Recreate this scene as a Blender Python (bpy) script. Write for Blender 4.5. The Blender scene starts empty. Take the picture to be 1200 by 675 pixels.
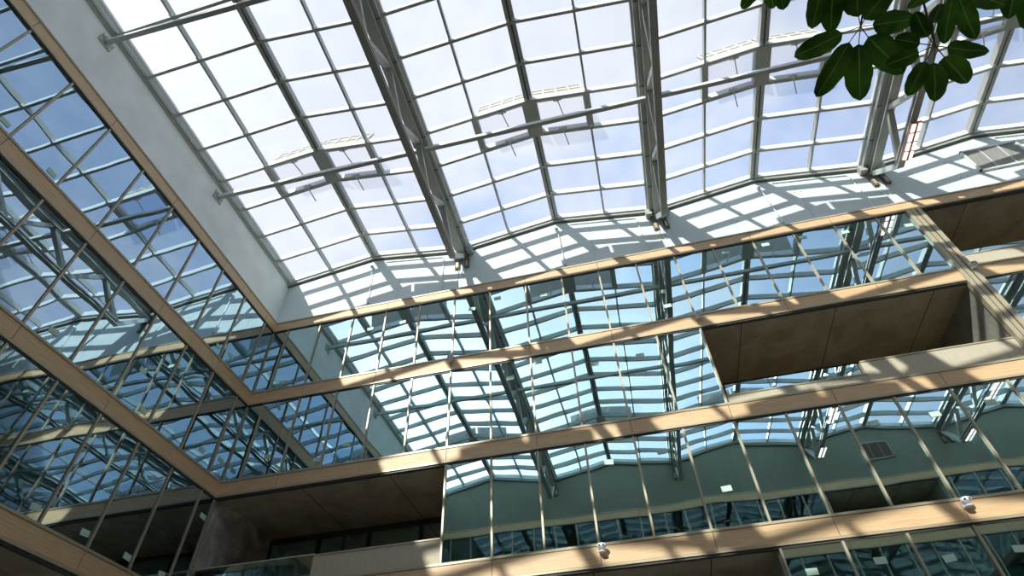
import bpy, bmesh, math, random
from mathutils import Vector, Matrix
random.seed(7)
SC = bpy.context.scene
COL = SC.collection

# ------------------------------------------------------------------ camera
cam_data = bpy.data.cameras.new('camera')
cam = bpy.data.objects.new('camera', cam_data)
COL.objects.link(cam)
FWD = Vector((-0.13457398, 0.68264713, 0.71824978))
RGT = Vector((0.97318399, 0.22751647, -0.03389938))
UPV = Vector((0.18655497, -0.69442721, 0.69495906))
m = Matrix((RGT, UPV, -FWD)).transposed().to_4x4()
m.translation = Vector((12.87628677, -14.86486569, -0.33767127))
cam.matrix_world = m
cam_data.sensor_width = 36.0
cam_data.lens = 666.99387 * 36.0 / 1200.0
cam_data.clip_start = 0.05
cam_data.clip_end = 2000
SC.camera = cam

# ------------------------------------------------------------------ light
SUN_DIR = Vector((-0.375, -1.0, 0.675)).normalized()     # towards the sun
sl = bpy.data.lights.new('sun', 'SUN')
sl.energy = 5.5
sl.color = (1.0, 0.95, 0.86)
sl.angle = math.radians(0.53)
so = bpy.data.objects.new('sun', sl)
so.rotation_euler = SUN_DIR.to_track_quat('Z', 'Y').to_euler()
so.location = (0, -40, 40)
COL.objects.link(so)
VS = SC.view_settings
SC.display_settings.display_device = 'sRGB'
VS.view_transform = 'Standard'
VS.look = 'None'
VS.exposure = 0.16
VS.gamma = 1.0
VS.use_curve_mapping = False
SC.cycles.caustics_reflective = False
SC.cycles.caustics_refractive = False
SC.cycles.use_denoising = True
SC.cycles.max_bounces = 14
SC.cycles.diffuse_bounces = 4
SC.cycles.glossy_bounces = 6
SC.cycles.transmission_bounces = 8
SC.cycles.transparent_max_bounces = 24
SC.cycles.sample_clamp_indirect = 6.0


def build_world():
    w = bpy.data.worlds.new('sky')
    SC.world = w
    w.use_nodes = True
    nt = w.node_tree
    nt.nodes.clear()
    N = nt.nodes.new
    L = nt.links.new
    tc = N('ShaderNodeTexCoord')
    out = N('ShaderNodeOutputWorld')
    bg = N('ShaderNodeBackground')
    sep = N('ShaderNodeSeparateXYZ')
    L(tc.outputs['Generated'], sep.inputs[0])
    # blue sky by elevation
    r = N('ShaderNodeValToRGB')
    r.color_ramp.elements[0].position = 0.0
    r.color_ramp.elements[0].color = (0.53, 0.65, 0.87, 1)
    r.color_ramp.elements[1].position = 1.0
    r.color_ramp.elements[1].color = (0.32, 0.46, 0.80, 1)
    L(sep.outputs['Z'], r.inputs[0])
    # thin clouds
    mp = N('ShaderNodeMapping')
    mp.inputs['Scale'].default_value = (1.6, 1.6, 3.6)
    mp.inputs['Rotation'].default_value = (0.3, 0.2, 0.5)
    L(tc.outputs['Generated'], mp.inputs[0])
    nz = N('ShaderNodeTexNoise')
    nz.inputs['Scale'].default_value = 1.7
    nz.inputs['Detail'].default_value = 5
    nz.inputs['Roughness'].default_value = 0.52
    L(mp.outputs[0], nz.inputs[0])
    # haze bank around a direction near the zenith, thinning out to the east and north
    def lobe(v, lo, hi, a, b):
        d = N('ShaderNodeVectorMath'); d.operation = 'DOT_PRODUCT'
        L(tc.outputs['Generated'], d.inputs[0])
        d.inputs[1].default_value = Vector(v).normalized()
        mr = N('ShaderNodeMapRange'); mr.interpolation_type = 'SMOOTHSTEP'
        mr.inputs['From Min'].default_value = lo
        mr.inputs['From Max'].default_value = hi
        mr.inputs['To Min'].default_value = a
        mr.inputs['To Max'].default_value = b
        L(d.outputs['Value'], mr.inputs['Value'])
        return mr.outputs[0]
    def add(a, b, op='ADD'):
        n = N('ShaderNodeMath'); n.operation = op
        for i, v in enumerate((a, b)):
            if isinstance(v, (int, float)): n.inputs[i].default_value = v
            else: L(v, n.inputs[i])
        return n.outputs[0]
    bank = lobe((-0.35, 0.05, 1.0), 0.62, 0.97, 0.0, 0.34)
    bank2 = lobe((-0.5, -0.9, 0.66), 0.80, 1.0, 0.0, 0.42)
    s = add(add(add(nz.outputs[0], bank), bank2), lobe((-0.1, 0.85, 0.55), 0.80, 0.99, 0.0, -0.16))
    cr = N('ShaderNodeMapRange'); cr.interpolation_type = 'SMOOTHSTEP'
    cr.inputs['From Min'].default_value = 0.44
    cr.inputs['From Max'].default_value = 0.74
    L(s, cr.inputs['Value'])
    mix = N('ShaderNodeMix'); mix.data_type = 'RGBA'
    L(cr.outputs[0], mix.inputs['Factor'])
    L(r.outputs[0], mix.inputs['A'])
    mix.inputs['B'].default_value = (0.71, 0.74, 0.83, 1)
    # brighter sky around the sun and a bright veil high in the north-west
    glow = add(add(lobe((-0.375, -1.0, 0.675), 0.965, 1.0, 0.0, 1.4), lobe((-0.375, -1.0, 0.675), 0.60, 1.0, 0.0, 0.85)), lobe((-0.70, -0.05, 0.9), 0.88, 1.0, 0.0, 0.28))
    dull = lobe((1.0, -0.2, 0.45), 0.35, 0.95, 1.0, 0.62)
    sc_ = N('ShaderNodeVectorMath'); sc_.operation = 'SCALE'
    L(mix.outputs['Result'], sc_.inputs[0])
    L(add(add(glow, 1.0), dull, 'MULTIPLY'), sc_.inputs['Scale'])
    L(sc_.outputs[0], bg.inputs['Color'])
    bg.inputs['Strength'].default_value = 1.02
    L(bg.outputs[0], out.inputs[0])


build_world()

# ------------------------------------------------------------------ materials
MATS = {}


def new_mat(name):
    mt = bpy.data.materials.new(name)
    mt.use_nodes = True
    mt.node_tree.nodes.clear()
    MATS[name] = mt
    return mt, mt.node_tree.nodes.new, mt.node_tree.links.new


def principled(name, col, rough=0.6, metal=0.0, noise=None, bump=0.0, spec=0.5, var=0.15, scl=(1, 1, 1)):
    mt, N, L = new_mat(name)
    out = N('ShaderNodeOutputMaterial')
    b = N('ShaderNodeBsdfPrincipled')
    b.inputs['Base Color'].default_value = (*col, 1)
    b.inputs['Roughness'].default_value = rough
    b.inputs['Metallic'].default_value = metal
    b.inputs['Specular IOR Level'].default_value = spec
    L(b.outputs[0], out.inputs[0])
    if noise:
        g = N('ShaderNodeNewGeometry')
        mp = N('ShaderNodeMapping')
        mp.inputs['Scale'].default_value = scl
        L(g.outputs['Position'], mp.inputs[0])
        nz = N('ShaderNodeTexNoise')
        nz.inputs['Scale'].default_value = noise
        nz.inputs['Detail'].default_value = 6
        L(mp.outputs[0], nz.inputs[0])
        cr = N('ShaderNodeValToRGB')
        cr.color_ramp.elements[0].position = 0.3
        cr.color_ramp.elements[1].position = 0.7
        cr.color_ramp.elements[0].color = (*[c * (1 - var) for c in col], 1)
        cr.color_ramp.elements[1].color = (*[min(1, c * (1 + var)) for c in col], 1)
        L(nz.outputs[0], cr.inputs[0])
        L(cr.outputs[0], b.inputs['Base Color'])
        if bump:
            bp = N('ShaderNodeBump')
            bp.inputs['Strength'].default_value = bump
            L(nz.outputs[0], bp.inputs['Height'])
            L(bp.outputs[0], b.inputs['Normal'])
    return mt


principled('white_panel', (0.70, 0.79, 0.78), 0.55, noise=0.5, var=0.04)
principled('shaded_panel', (0.25, 0.27, 0.21), 0.7, noise=0.5, var=0.05)  # white wall panel with the opposite wall's shade put into its colour
principled('left_render', (0.90, 0.94, 0.91), 0.85, noise=1.2, var=0.07)
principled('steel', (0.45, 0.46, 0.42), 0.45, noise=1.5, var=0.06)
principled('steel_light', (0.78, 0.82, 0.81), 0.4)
principled('steel_dark', (0.16, 0.12, 0.09), 0.6)
principled('bronze', (0.52, 0.46, 0.32), 0.4, metal=0.15)
principled('bronze_dark', (0.07, 0.065, 0.05), 0.5)
principled('parapet', (0.58, 0.53, 0.40), 0.8, noise=6, var=0.06, scl=(3, 3, .3))
principled('slab', (0.22, 0.20, 0.16), 0.9, noise=1.0, var=0.2)
principled('room_wall', (0.16, 0.17, 0.15), 0.9)
principled('sticker', (0.62, 0.86, 0.72), 0.7)
principled('white_plastic', (0.85, 0.87, 0.9), 0.35)
principled('black_lens', (0.01, 0.01, 0.02), 0.15)
principled('stem', (0.10, 0.09, 0.03), 0.7)
principled('bark', (0.16, 0.12, 0.08), 0.9, noise=20, var=0.4)
principled('paving', (0.76, 0.74, 0.68), 0.7, noise=2, var=0.1)
principled('flap_metal', (0.42, 0.40, 0.33), 0.6)
principled('flap_rib', (0.54, 0.52, 0.44), 0.6)
principled('frame_reflection', (0.50, 0.74, 0.60), 0.5)  # inner frame colour carries the green reflection beside the mullions
principled('dark_gasket', (0.10, 0.11, 0.10), 0.6)
principled('copper_lamp', (0.55, 0.28, 0.22), 0.4, metal=0.5)


def mat_wood():
    mt, N, L = new_mat('wood_panel')
    out = N('ShaderNodeOutputMaterial')
    b = N('ShaderNodeBsdfPrincipled')
    b.inputs['Roughness'].default_value = 0.5
    g = N('ShaderNodeNewGeometry')
    mp = N('ShaderNodeMapping')
    mp.inputs['Scale'].default_value = (0.55, 0.55, 14)
    L(g.outputs['Position'], mp.inputs[0])
    nz = N('ShaderNodeTexNoise')
    nz.inputs['Scale'].default_value = 3.0
    nz.inputs['Detail'].default_value = 8
    nz.inputs['Distortion'].default_value = 0.4
    L(mp.outputs[0], nz.inputs[0])
    cr = N('ShaderNodeValToRGB')
    cr.color_ramp.elements[0].position = 0.28
    cr.color_ramp.elements[1].position = 0.72
    cr.color_ramp.elements[0].color = (0.66, 0.43, 0.22, 1)
    cr.color_ramp.elements[1].color = (0.88, 0.64, 0.38, 1)
    L(nz.outputs[0], cr.inputs[0])
    L(cr.outputs[0], b.inputs['Base Color'])
    L(b.outputs[0], out.inputs[0])


mat_wood()


def mat_concrete(name, a, bcol, stain, seams=False):
    mt, N, L = new_mat(name)
    out = N('ShaderNodeOutputMaterial')
    b = N('ShaderNodeBsdfPrincipled')
    b.inputs['Roughness'].default_value = 0.85
    g = N('ShaderNodeNewGeometry')
    n1 = N('ShaderNodeTexNoise'); n1.inputs['Scale'].default_value = 0.9; n1.inputs['Detail'].default_value = 8
    n1.inputs['Distortion'].default_value = 0.8
    n2 = N('ShaderNodeTexNoise'); n2.inputs['Scale'].default_value = 14; n2.inputs['Detail'].default_value = 4
    L(g.outputs['Position'], n1.inputs[0]); L(g.outputs['Position'], n2.inputs[0])
    cr = N('ShaderNodeValToRGB')
    cr.color_ramp.elements[0].position = stain
    cr.color_ramp.elements[1].position = stain + 0.25
    cr.color_ramp.elements[0].color = (*a, 1)
    cr.color_ramp.elements[1].color = (*bcol, 1)
    L(n1.outputs[0], cr.inputs[0])
    mx = N('ShaderNodeMix'); mx.data_type = 'RGBA'; mx.blend_type = 'MULTIPLY'
    mx.inputs['Factor'].default_value = 0.5
    L(cr.outputs[0], mx.inputs['A'])
    L(n2.outputs[0], mx.inputs['B'])
    src = mx.outputs['Result']
    if seams:      # shuttering joints every 2.9 m
        sp = N('ShaderNodeSeparateXYZ'); L(g.outputs['Position'], sp.inputs[0])
        d = N('ShaderNodeMath'); d.operation = 'PINGPONG'; d.inputs[1].default_value = 1.45; L(sp.outputs[0], d.inputs[0])
        lt = N('ShaderNodeMath'); lt.operation = 'LESS_THAN'; lt.inputs[1].default_value = 0.012; L(d.outputs[0], lt.inputs[0])
        m2 = N('ShaderNodeMix'); m2.data_type = 'RGBA'; L(lt.outputs[0], m2.inputs['Factor']); L(src, m2.inputs['A'])
        m2.inputs['B'].default_value = (0.03, 0.025, 0.02, 1); src = m2.outputs['Result']
    L(src, b.inputs['Base Color'])
    L(b.outputs[0], out.inputs[0])


mat_concrete('concrete_ceiling', (0.54, 0.44, 0.29), (0.70, 0.62, 0.46), 0.35, True)
mat_concrete('concrete_stained', (0.42, 0.36, 0.28), (0.98, 0.99, 0.98), 0.40)
mat_concrete('concrete_side', (0.42, 0.42, 0.36), (0.58, 0.57, 0.48), 0.35)


def mat_facade_glass(name, refl, gcol, tcol, bump):
    mt, N, L = new_mat(name)
    out = N('ShaderNodeOutputMaterial')
    gl = N('ShaderNodeBsdfGlossy')
    gl.inputs['Roughness'].default_value = 0.0
    gl.inputs['Color'].default_value = (*gcol, 1)
    tr = N('ShaderNodeBsdfTransparent')
    tr.inputs['Color'].default_value = (*tcol, 1)
    fr = N('ShaderNodeFresnel'); fr.inputs['IOR'].default_value = 1.5
    mr = N('ShaderNodeMapRange')
    mr.inputs['To Min'].default_value = refl
    mr.inputs['To Max'].default_value = 1.0
    L(fr.outputs[0], mr.inputs['Value'])
    g = N('ShaderNodeNewGeometry')
    nz = N('ShaderNodeTexNoise'); nz.inputs['Scale'].default_value = 0.55; nz.inputs['Detail'].default_value = 1
    L(g.outputs['Position'], nz.inputs[0])
    bp = N('ShaderNodeBump'); bp.inputs['Strength'].default_value = 1.0
    bp.inputs['Distance'].default_value = bump
    L(nz.outputs[0], bp.inputs['Height'])
    L(bp.outputs[0], gl.inputs['Normal'])
    mx = N('ShaderNodeMixShader')
    L(mr.outputs[0], mx.inputs[0]); L(tr.outputs[0], mx.inputs[1]); L(gl.outputs[0], mx.inputs[2])
    L(mx.outputs[0], out.inputs[0])


mat_facade_glass('facade_glass', 0.64, (0.68, 0.93, 1.0), (0.62, 0.80, 0.66), 0.004)
mat_facade_glass('opposite_glass', 0.02, (0.60, 0.74, 0.85), (0.60, 0.74, 0.66), 0.004)
mat_facade_glass('side_glass', 0.10, (0.42, 0.56, 0.66), (0.66, 0.80, 0.76), 0.006)
mat_facade_glass('clear_glass', 0.04, (0.9, 1.0, 0.95), (0.88, 0.96, 0.92), 0.0)


def mat_roof_glass():
    # lightly dusty glass: mostly clear, a little of the sunlight scatters in the dust
    mt, N, L = new_mat('roof_glass')
    out = N('ShaderNodeOutputMaterial')
    tr = N('ShaderNodeBsdfTransparent'); tr.inputs['Color'].default_value = (0.93, 0.95, 0.96, 1)
    tl = N('ShaderNodeBsdfTranslucent'); tl.inputs['Color'].default_value = (0.95, 0.95, 0.93, 1)
    g = N('ShaderNodeNewGeometry')
    nz = N('ShaderNodeTexNoise'); nz.inputs['Scale'].default_value = 1.2; nz.inputs['Detail'].default_value = 4
    L(g.outputs['Position'], nz.inputs[0])
    mr = N('ShaderNodeMapRange')
    mr.inputs['From Min'].default_value = 0.3; mr.inputs['From Max'].default_value = 0.7
    mr.inputs['To Min'].default_value = 0.07; mr.inputs['To Max'].default_value = 0.11
    L(nz.outputs[0], mr.inputs['Value'])
    mx = N('ShaderNodeMixShader')
    L(mr.outputs[0], mx.inputs[0]); L(tr.outputs[0], mx.inputs[1]); L(tl.outputs[0], mx.inputs[2])
    L(mx.outputs[0], out.inputs[0])


mat_roof_glass()


def mat_emit(name, col, s):
    mt, N, L = new_mat(name)
    out = N('ShaderNodeOutputMaterial'); e = N('ShaderNodeEmission')
    e.inputs['Color'].default_value = (*col, 1); e.inputs['Strength'].default_value = s
    L(e.outputs[0], out.inputs[0])


mat_emit('lamp_glow', (1.0, 0.80, 0.76), 2.2)


def mat_leaf():
    mt, N, L = new_mat('leaf')
    out = N('ShaderNodeOutputMaterial')
    b = N('ShaderNodeBsdfPrincipled'); b.inputs['Roughness'].default_value = 0.55; b.inputs['Specular IOR Level'].default_value = 0.2
    uv = N('ShaderNodeUVMap')
    sep = N('ShaderNodeSeparateXYZ'); L(uv.outputs[0], sep.inputs[0])
    # |u-0.5| small = midrib
    a = N('ShaderNodeMath'); a.operation = 'SUBTRACT'; a.inputs[1].default_value = 0.5; L(sep.outputs[0], a.inputs[0])
    ab = N('ShaderNodeMath'); ab.operation = 'ABSOLUTE'; L(a.outputs[0], ab.inputs[0])
    mr = N('ShaderNodeMapRange'); mr.inputs['From Min'].default_value = 0.012; mr.inputs['From Max'].default_value = 0.03
    L(ab.outputs[0], mr.inputs['Value'])
    mx = N('ShaderNodeMix'); mx.data_type = 'RGBA'
    L(mr.outputs[0], mx.inputs['Factor'])
    mx.inputs['A'].default_value = (0.34, 0.48, 0.12, 1)
    g = N('ShaderNodeNewGeometry')
    nz = N('ShaderNodeTexNoise'); nz.inputs['Scale'].default_value = 9; L(g.outputs['Position'], nz.inputs[0])
    cr = N('ShaderNodeValToRGB')
    cr.color_ramp.elements[0].position = 0.35; cr.color_ramp.elements[1].position = 0.65
    cr.color_ramp.elements[0].color = (0.045, 0.13, 0.012, 1)
    cr.color_ramp.elements[1].color = (0.11, 0.28, 0.025, 1)
    L(nz.outputs[0], cr.inputs[0]); L(cr.outputs[0], mx.inputs['B'])
    L(mx.outputs['Result'], b.inputs['Base Color'])
    tl = N('ShaderNodeBsdfTranslucent'); L(mx.outputs['Result'], tl.inputs['Color'])
    ms = N('ShaderNodeMixShader'); ms.inputs[0].default_value = 0.4
    L(b.outputs[0], ms.inputs[1]); L(tl.outputs[0], ms.inputs[2])
    L(ms.outputs[0], out.inputs[0])


mat_leaf()

# ------------------------------------------------------------------ mesh helpers


class MB:
    """collects shapes for ONE mesh object"""
    def __init__(self):
        self.v = []; self.f = []; self.mi = []; self.mats = []; self.uv = None

    def _m(self, mat):
        if mat not in self.mats: self.mats.append(mat)
        return self.mats.index(mat)

    def hexa(self, p, mat):
        n = len(self.v); self.v += [tuple(q) for q in p]; k = self._m(mat)
        for f in ((0, 3, 2, 1), (4, 5, 6, 7), (0, 1, 5, 4), (1, 2, 6, 5), (2, 3, 7, 6), (3, 0, 4, 7)):
            self.f.append(tuple(n + i for i in f)); self.mi.append(k)

    def box(self, x0, x1, y0, y1, z0, z1, mat):
        x0, x1 = sorted((x0, x1)); y0, y1 = sorted((y0, y1)); z0, z1 = sorted((z0, z1))
        self.hexa([(x0, y0, z0), (x1, y0, z0), (x1, y1, z0), (x0, y1, z0), (x0, y0, z1), (x1, y0, z1), (x1, y1, z1), (x0, y1, z1)], mat)

    def bar(self, a, b, w, h, mat, up=(0, 0, 1)):
        a = Vector(a); b = Vector(b); d = (b - a).normalized(); s = d.cross(Vector(up)).normalized(); u = s.cross(d)
        s = s * w / 2; u = u * h / 2
        self.hexa([a - s - u, a + s - u, b + s - u, b - s - u, a - s + u, a + s + u, b + s + u, b - s + u], mat)

    def tube(self, pts, r, mat, n=8):
        pts = [Vector(p) for p in pts]; k = self._m(mat); rr = r if isinstance(r, (list, tuple)) else [r] * len(pts)
        rings = []
        for i, p in enumerate(pts):
            d = (pts[min(i + 1, len(pts) - 1)] - pts[max(i - 1, 0)]).normalized()
            a = Vector((0, 0, 1)) if abs(d.z) < 0.9 else Vector((1, 0, 0))
            s = d.cross(a).normalized(); u = s.cross(d)
            ring = []
            for j in range(n):
                t = 2 * math.pi * j / n
                ring.append(len(self.v)); self.v.append(tuple(p + (s * math.cos(t) + u * math.sin(t)) * rr[i]))
            rings.append(ring)
        for A, B in zip(rings, rings[1:]):
            for j in range(n):
                self.f.append((A[j], A[(j + 1) % n], B[(j + 1) % n], B[j])); self.mi.append(k)
        self.f.append(tuple(reversed(rings[0]))); self.mi.append(k)
        self.f.append(tuple(rings[-1])); self.mi.append(k)

    def ball(self, c, rx, ry, rz, mat, n=12):
        k = self._m(mat); c = Vector(c); base = len(self.v)
        self.v.append((c.x, c.y, c.z + rz))
        for i in range(1, n // 2):
            t = math.pi * i / (n // 2)
            for j in range(n):
                a = 2 * math.pi * j / n
                self.v.append((c.x + rx * math.sin(t) * math.cos(a), c.y + ry * math.sin(t) * math.sin(a), c.z + rz * math.cos(t)))
        self.v.append((c.x, c.y, c.z - rz)); last = len(self.v) - 1
        for j in range(n):
            self.f.append((base, base + 1 + j, base + 1 + (j + 1) % n)); self.mi.append(k)
            for i in range(n // 2 - 2):
                A = base + 1 + i * n; B = A + n
                self.f.append((A + j, B + j, B + (j + 1) % n, A + (j + 1) % n)); self.mi.append(k)
            A = base + 1 + (n // 2 - 2) * n
            self.f.append((last, A + (j + 1) % n, A + j)); self.mi.append(k)

    def build(self, name, parent=None, label=None, cat=None, group=None, kind=None):
        xs = [p[0] for p in self.v]; ys = [p[1] for p in self.v]; zs = [p[2] for p in self.v]
        c = Vector(((min(xs) + max(xs)) / 2, (min(ys) + max(ys)) / 2, min(zs)))
        me = bpy.data.meshes.new(name)
        me.from_pydata([(p[0] - c.x, p[1] - c.y, p[2] - c.z) for p in self.v], [], self.f)
        for mt in self.mats: me.materials.append(MATS[mt])
        me.polygons.foreach_set('material_index', self.mi)
        me.update()
        o = bpy.data.objects.new(name, me)
        COL.objects.link(o)
        if parent is not None:
            o.parent = parent
            w = Vector((0, 0, 0)); q = parent
            while q is not None: w += q.location; q = q.parent
            o.location = c - w
        else:
            o.location = c
        tag(o, label, cat, group, kind)
        return o


def tag(o, label=None, cat=None, group=None, kind=None):
    if label: o['label'] = label
    if cat: o['category'] = cat
    if group: o['group'] = group
    if kind: o['kind'] = kind


def empty(name, loc, label=None, cat=None, group=None, kind=None):
    o = bpy.data.objects.new(name, None); COL.objects.link(o); o.location = loc
    o.empty_display_size = 0.2
    tag(o, label, cat, group, kind)
    return o


# ------------------------------------------------------------------ dimensions
S = 0.655                        # set-back of the white clerestory wall
ZE, ZR = 18.90, 19.62            # valley / ridge underside heights
W = 8.45; XV = -0.75             # bay width, first valley
DY = 1.44                        # purlin spacing
NP = 16
YF = -21.75                      # opposite facade
YRF = S - DY * NP                # roof front edge (-22.385)
NB = 5
XR = 40.85                       # right facade
BANDS = [(15.36, 15.81), (11.83, 12.35), (8.355, 8.853), (4.884, 5.415), (1.42, 1.95)]
FLOOR = -1.9
ROWS = [(12.35, 15.36), (8.853, 11.83), (5.415, 8.355), (1.95, 4.884), (FLOOR, 1.42)]
DEPTH = 3.4
ORD = ['top', 'second', 'third', 'fourth', 'lowest']


def zroof(x):
    u = ((x - XV) / W) % 1.0
    return ZE + (ZR - ZE) * (1 - abs(2 * u - 1))


# facade frames: maps (s along, n outwards into the court, z) to world
def F_back(s, n, z): return (s, -n, z)
def F_left(s, n, z): return (n, -s, z)
def F_front(s, n, z): return (s, YF + n, z)
def F_right(s, n, z): return (XR - n, -s, z)


def fbox(mb, F, s0, s1, n0, n1, z0, z1, mat):
    a = F(s0, n0, z0); b = F(s1, n1, z1)
    mb.box(a[0], b[0], a[1], b[1], a[2], b[2], mat)


# ------------------------------------------------------------------ large structure
mb = MB(); mb.box(-6, 47, -28, 6, FLOOR - 0.3, FLOOR, 'paving'); mb.build('floor', kind='structure')


def upper_wall(name, F, length, gable, mat, seams, recess=None):
    """white clerestory wall, set back by S, closing up to the roof; one mesh"""
    mb = MB()
    st = []
    if gable:
        x = -S
        while x < length + S - 1e-3:
            nx = XV + (math.floor((x - XV) / (W / 2) + 1e-4) + 1) * (W / 2)
            nx = min(nx, length + S); st.append((x, nx)); x = nx
        for a, b in st:
            pa = [F(a, -S, 15.75), F(b, -S, 15.75), F(b, -S - 0.35, 15.75), F(a, -S - 0.35, 15.75)]
            za, zb = zroof(a + 1e-4) + 0.15, zroof(b - 1e-4) + 0.15
            pb = [F(a, -S, za), F(b, -S, zb), F(b, -S - 0.35, zb), F(a, -S - 0.35, za)]
            mb.hexa(pa + pb, mat)
    else:
        fbox(mb, F, -S - 0.35, length + S + 0.35, -S - 0.35, -S, 15.75, ZE + 0.2, mat)
    lg = MB(); fbox(lg, F, -0.3, length + 0.3, -S, 0.0, 15.72, 15.80, mat)
    lg.build('trim_%d' % (30 + len([o for o in bpy.data.objects if o.name.startswith('trim_3')])), kind='structure')
    w = mb.build(name, kind='structure')
    if seams:
        sm = MB(); x = seams
        while x < length:
            zt = zroof(x) if gable else ZE
            fbox(sm, F, x - 0.006, x + 0.006, -S, -S + 0.004, 15.81, zt, 'steel')
            for z in (16.25, 17.3, 18.35):
                for dx in (-0.12, 0.12):
                    fbox(sm, F, x + dx - 0.018, x + dx + 0.018, -S, -S + 0.012, z - 0.018, z + 0.018, 'steel_dark')
            x += 2.8
        sm.build('panel_seams', parent=w)
    return w


upper_wall('wall_back', F_back, XR, True, 'white_panel', 2.07)
upper_wall('wall_left', F_left, -YF, False, 'left_render', None)
upper_wall('wall_front', F_front, XR, True, 'shaded_panel', 2.07)
upper_wall('wall_right', F_right, -YF, False, 'left_render', None)

NTRIM = [0]


def band(F, length, z0, z1, joints):
    """timber fascia between two glazing rows with bronze edge profiles"""
    NTRIM[0] += 1
    mb = MB()
    js = [0.0] + [j for j in joints if 0 < j < length] + [length]
    for a, b in zip(js, js[1:]):
        fbox(mb, F, a + (0.008 if a > 0 else -0.0), b - (0.008 if b < length else 0), -0.05, 0.035, z0 + 0.05, z1 - 0.045, 'wood_panel')
    root = mb.build('trim_%d' % NTRIM[0], kind='structure')
    e = MB()
    fbox(e, F, 0, length, -0.06, 0.055, z1 - 0.035, z1 + 0.03, 'bronze')
    fbox(e, F, 0, length, -0.06, 0.05, z0 - 0.02, z0 + 0.04, 'bronze')
    fbox(e, F, 0, length, -0.12, 0.015, z0 - 0.075, z0 - 0.02, 'bronze_dark')
    fbox(e, F, 0, length, -0.1, 0.012, z0 + 0.04, z1 - 0.035, 'bronze_dark')
    e.build('metal_edging', parent=root)


for i, (z0, z1) in enumerate(BANDS):
    off = 2.07 if i != 3 else 11.87 % 2.8
    band(F_back, XR, z0, z1, [off + 2.8 * k for k in range(16)])
    offl = [0.74, 2.13, 5.03, 3.6, 4.4][i]
    band(F_left, -YF, z0, z1, [offl + 2.895 * k for k in range(9)])
    band(F_front, XR, z0, z1, [off + 2.8 * k for k in range(16)])
    band(F_right, -YF, z0, z1, [offl + 2.895 * k for k in range(9)])

NCEIL = [0]


def slabs():
    # intermediate floors behind the facades (their undersides are the ceilings seen through the glass)
    for i, (z0, z1) in enumerate(BANDS):
        for F, a, b in ((F_back, -5.5, XR + 5.5), (F_front, -5.5, XR + 5.5), (F_left, 0.0, -YF), (F_right, 0.0, -YF)):
            mb = MB()
            if F in (F_left, F_right): a, b = 0.1, -YF - 0.1
            fbox(mb, F, a, b, -5.5, -0.1, z0 - 0.03, z1 - 0.03, 'concrete_ceiling')
            k = NCEIL[0]; NCEIL[0] += 1
            mb.build('ceiling' if k == 0 else 'ceiling.%03d' % k, kind='structure')
    for nm, F, a, b in (('wall_outer_back', F_back, -5.5, XR + 5.5), ('wall_outer_front', F_front, -5.5, XR + 5.5),
                        ('wall_outer_left', F_left, 0, -YF), ('wall_outer_right', F_right, 0, -YF)):
        mb = MB(); fbox(mb, F, a, b, -5.8, -5.5, FLOOR, 16.0, 'room_wall'); mb.build(nm, kind='structure')


slabs()

# ------------------------------------------------------------------ facade glazing
NWIN = [0]


def pane(F, s0, s1, z0, z1, glass, lastmull=False, tilt=0.0):
    """one glazed unit of the curtain wall: pane plus its mullion and inner frame"""
    NWIN[0] += 1
    c = F(s0, 0, z0)
    root = empty('window_%d' % NWIN[0], c, kind='structure')
    zb, zt = z0 + 0.03, z1 - 0.075
    g = MB()
    t0 = random.uniform(-tilt, tilt); t1 = random.uniform(-tilt, tilt); t2 = random.uniform(-tilt, tilt)
    a, b = s0 + 0.03, s1 - 0.03
    A = [F(a, -0.005 + t0, zb), F(b, -0.005 + t1, zb), F(b, -0.02 + t1, zb), F(a, -0.02 + t0, zb)]
    B = [F(a, -0.005 + t2, zt), F(b, -0.005 + t2 + t1 - t0, zt), F(b, -0.02 + t2 + t1 - t0, zt), F(a, -0.02 + t2, zt)]
    g.hexa(A + B, glass)
    g.build('glass_pane', parent=root)
    f = MB()
    for s in ([s0, s1] if lastmull else [s0]):
        fbox(f, F, s - 0.028, s + 0.028, -0.10, 0.035, zb, zt, 'bronze')
    f.build('mullion', parent=root)
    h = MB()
    fbox(h, F, a, a + 0.07, -0.09, -0.03, zb, zt, 'frame_reflection')
    fbox(h, F, b - 0.05, b, -0.09, -0.03, zb, zt, 'frame_reflection')
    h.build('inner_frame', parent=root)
    return root


X0 = 0.67
BM = [X0 + 1.4 * k for k in range(40)]
LM = [0.685 + 1.4475 * k for k in range(15)]


def glaze(F, s0, s1, grid, row, glass, tilt=0.003):
    z0, z1 = ROWS[row]
    pts = [s0] + [g for g in grid if s0 + 0.25 < g < s1 - 0.25] + [s1]
    for i, (a, b) in enumerate(zip(pts, pts[1:])):
        pane(F, a, b, z0, z1, glass, lastmull=(i == len(pts) - 2), tilt=tilt)


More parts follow.
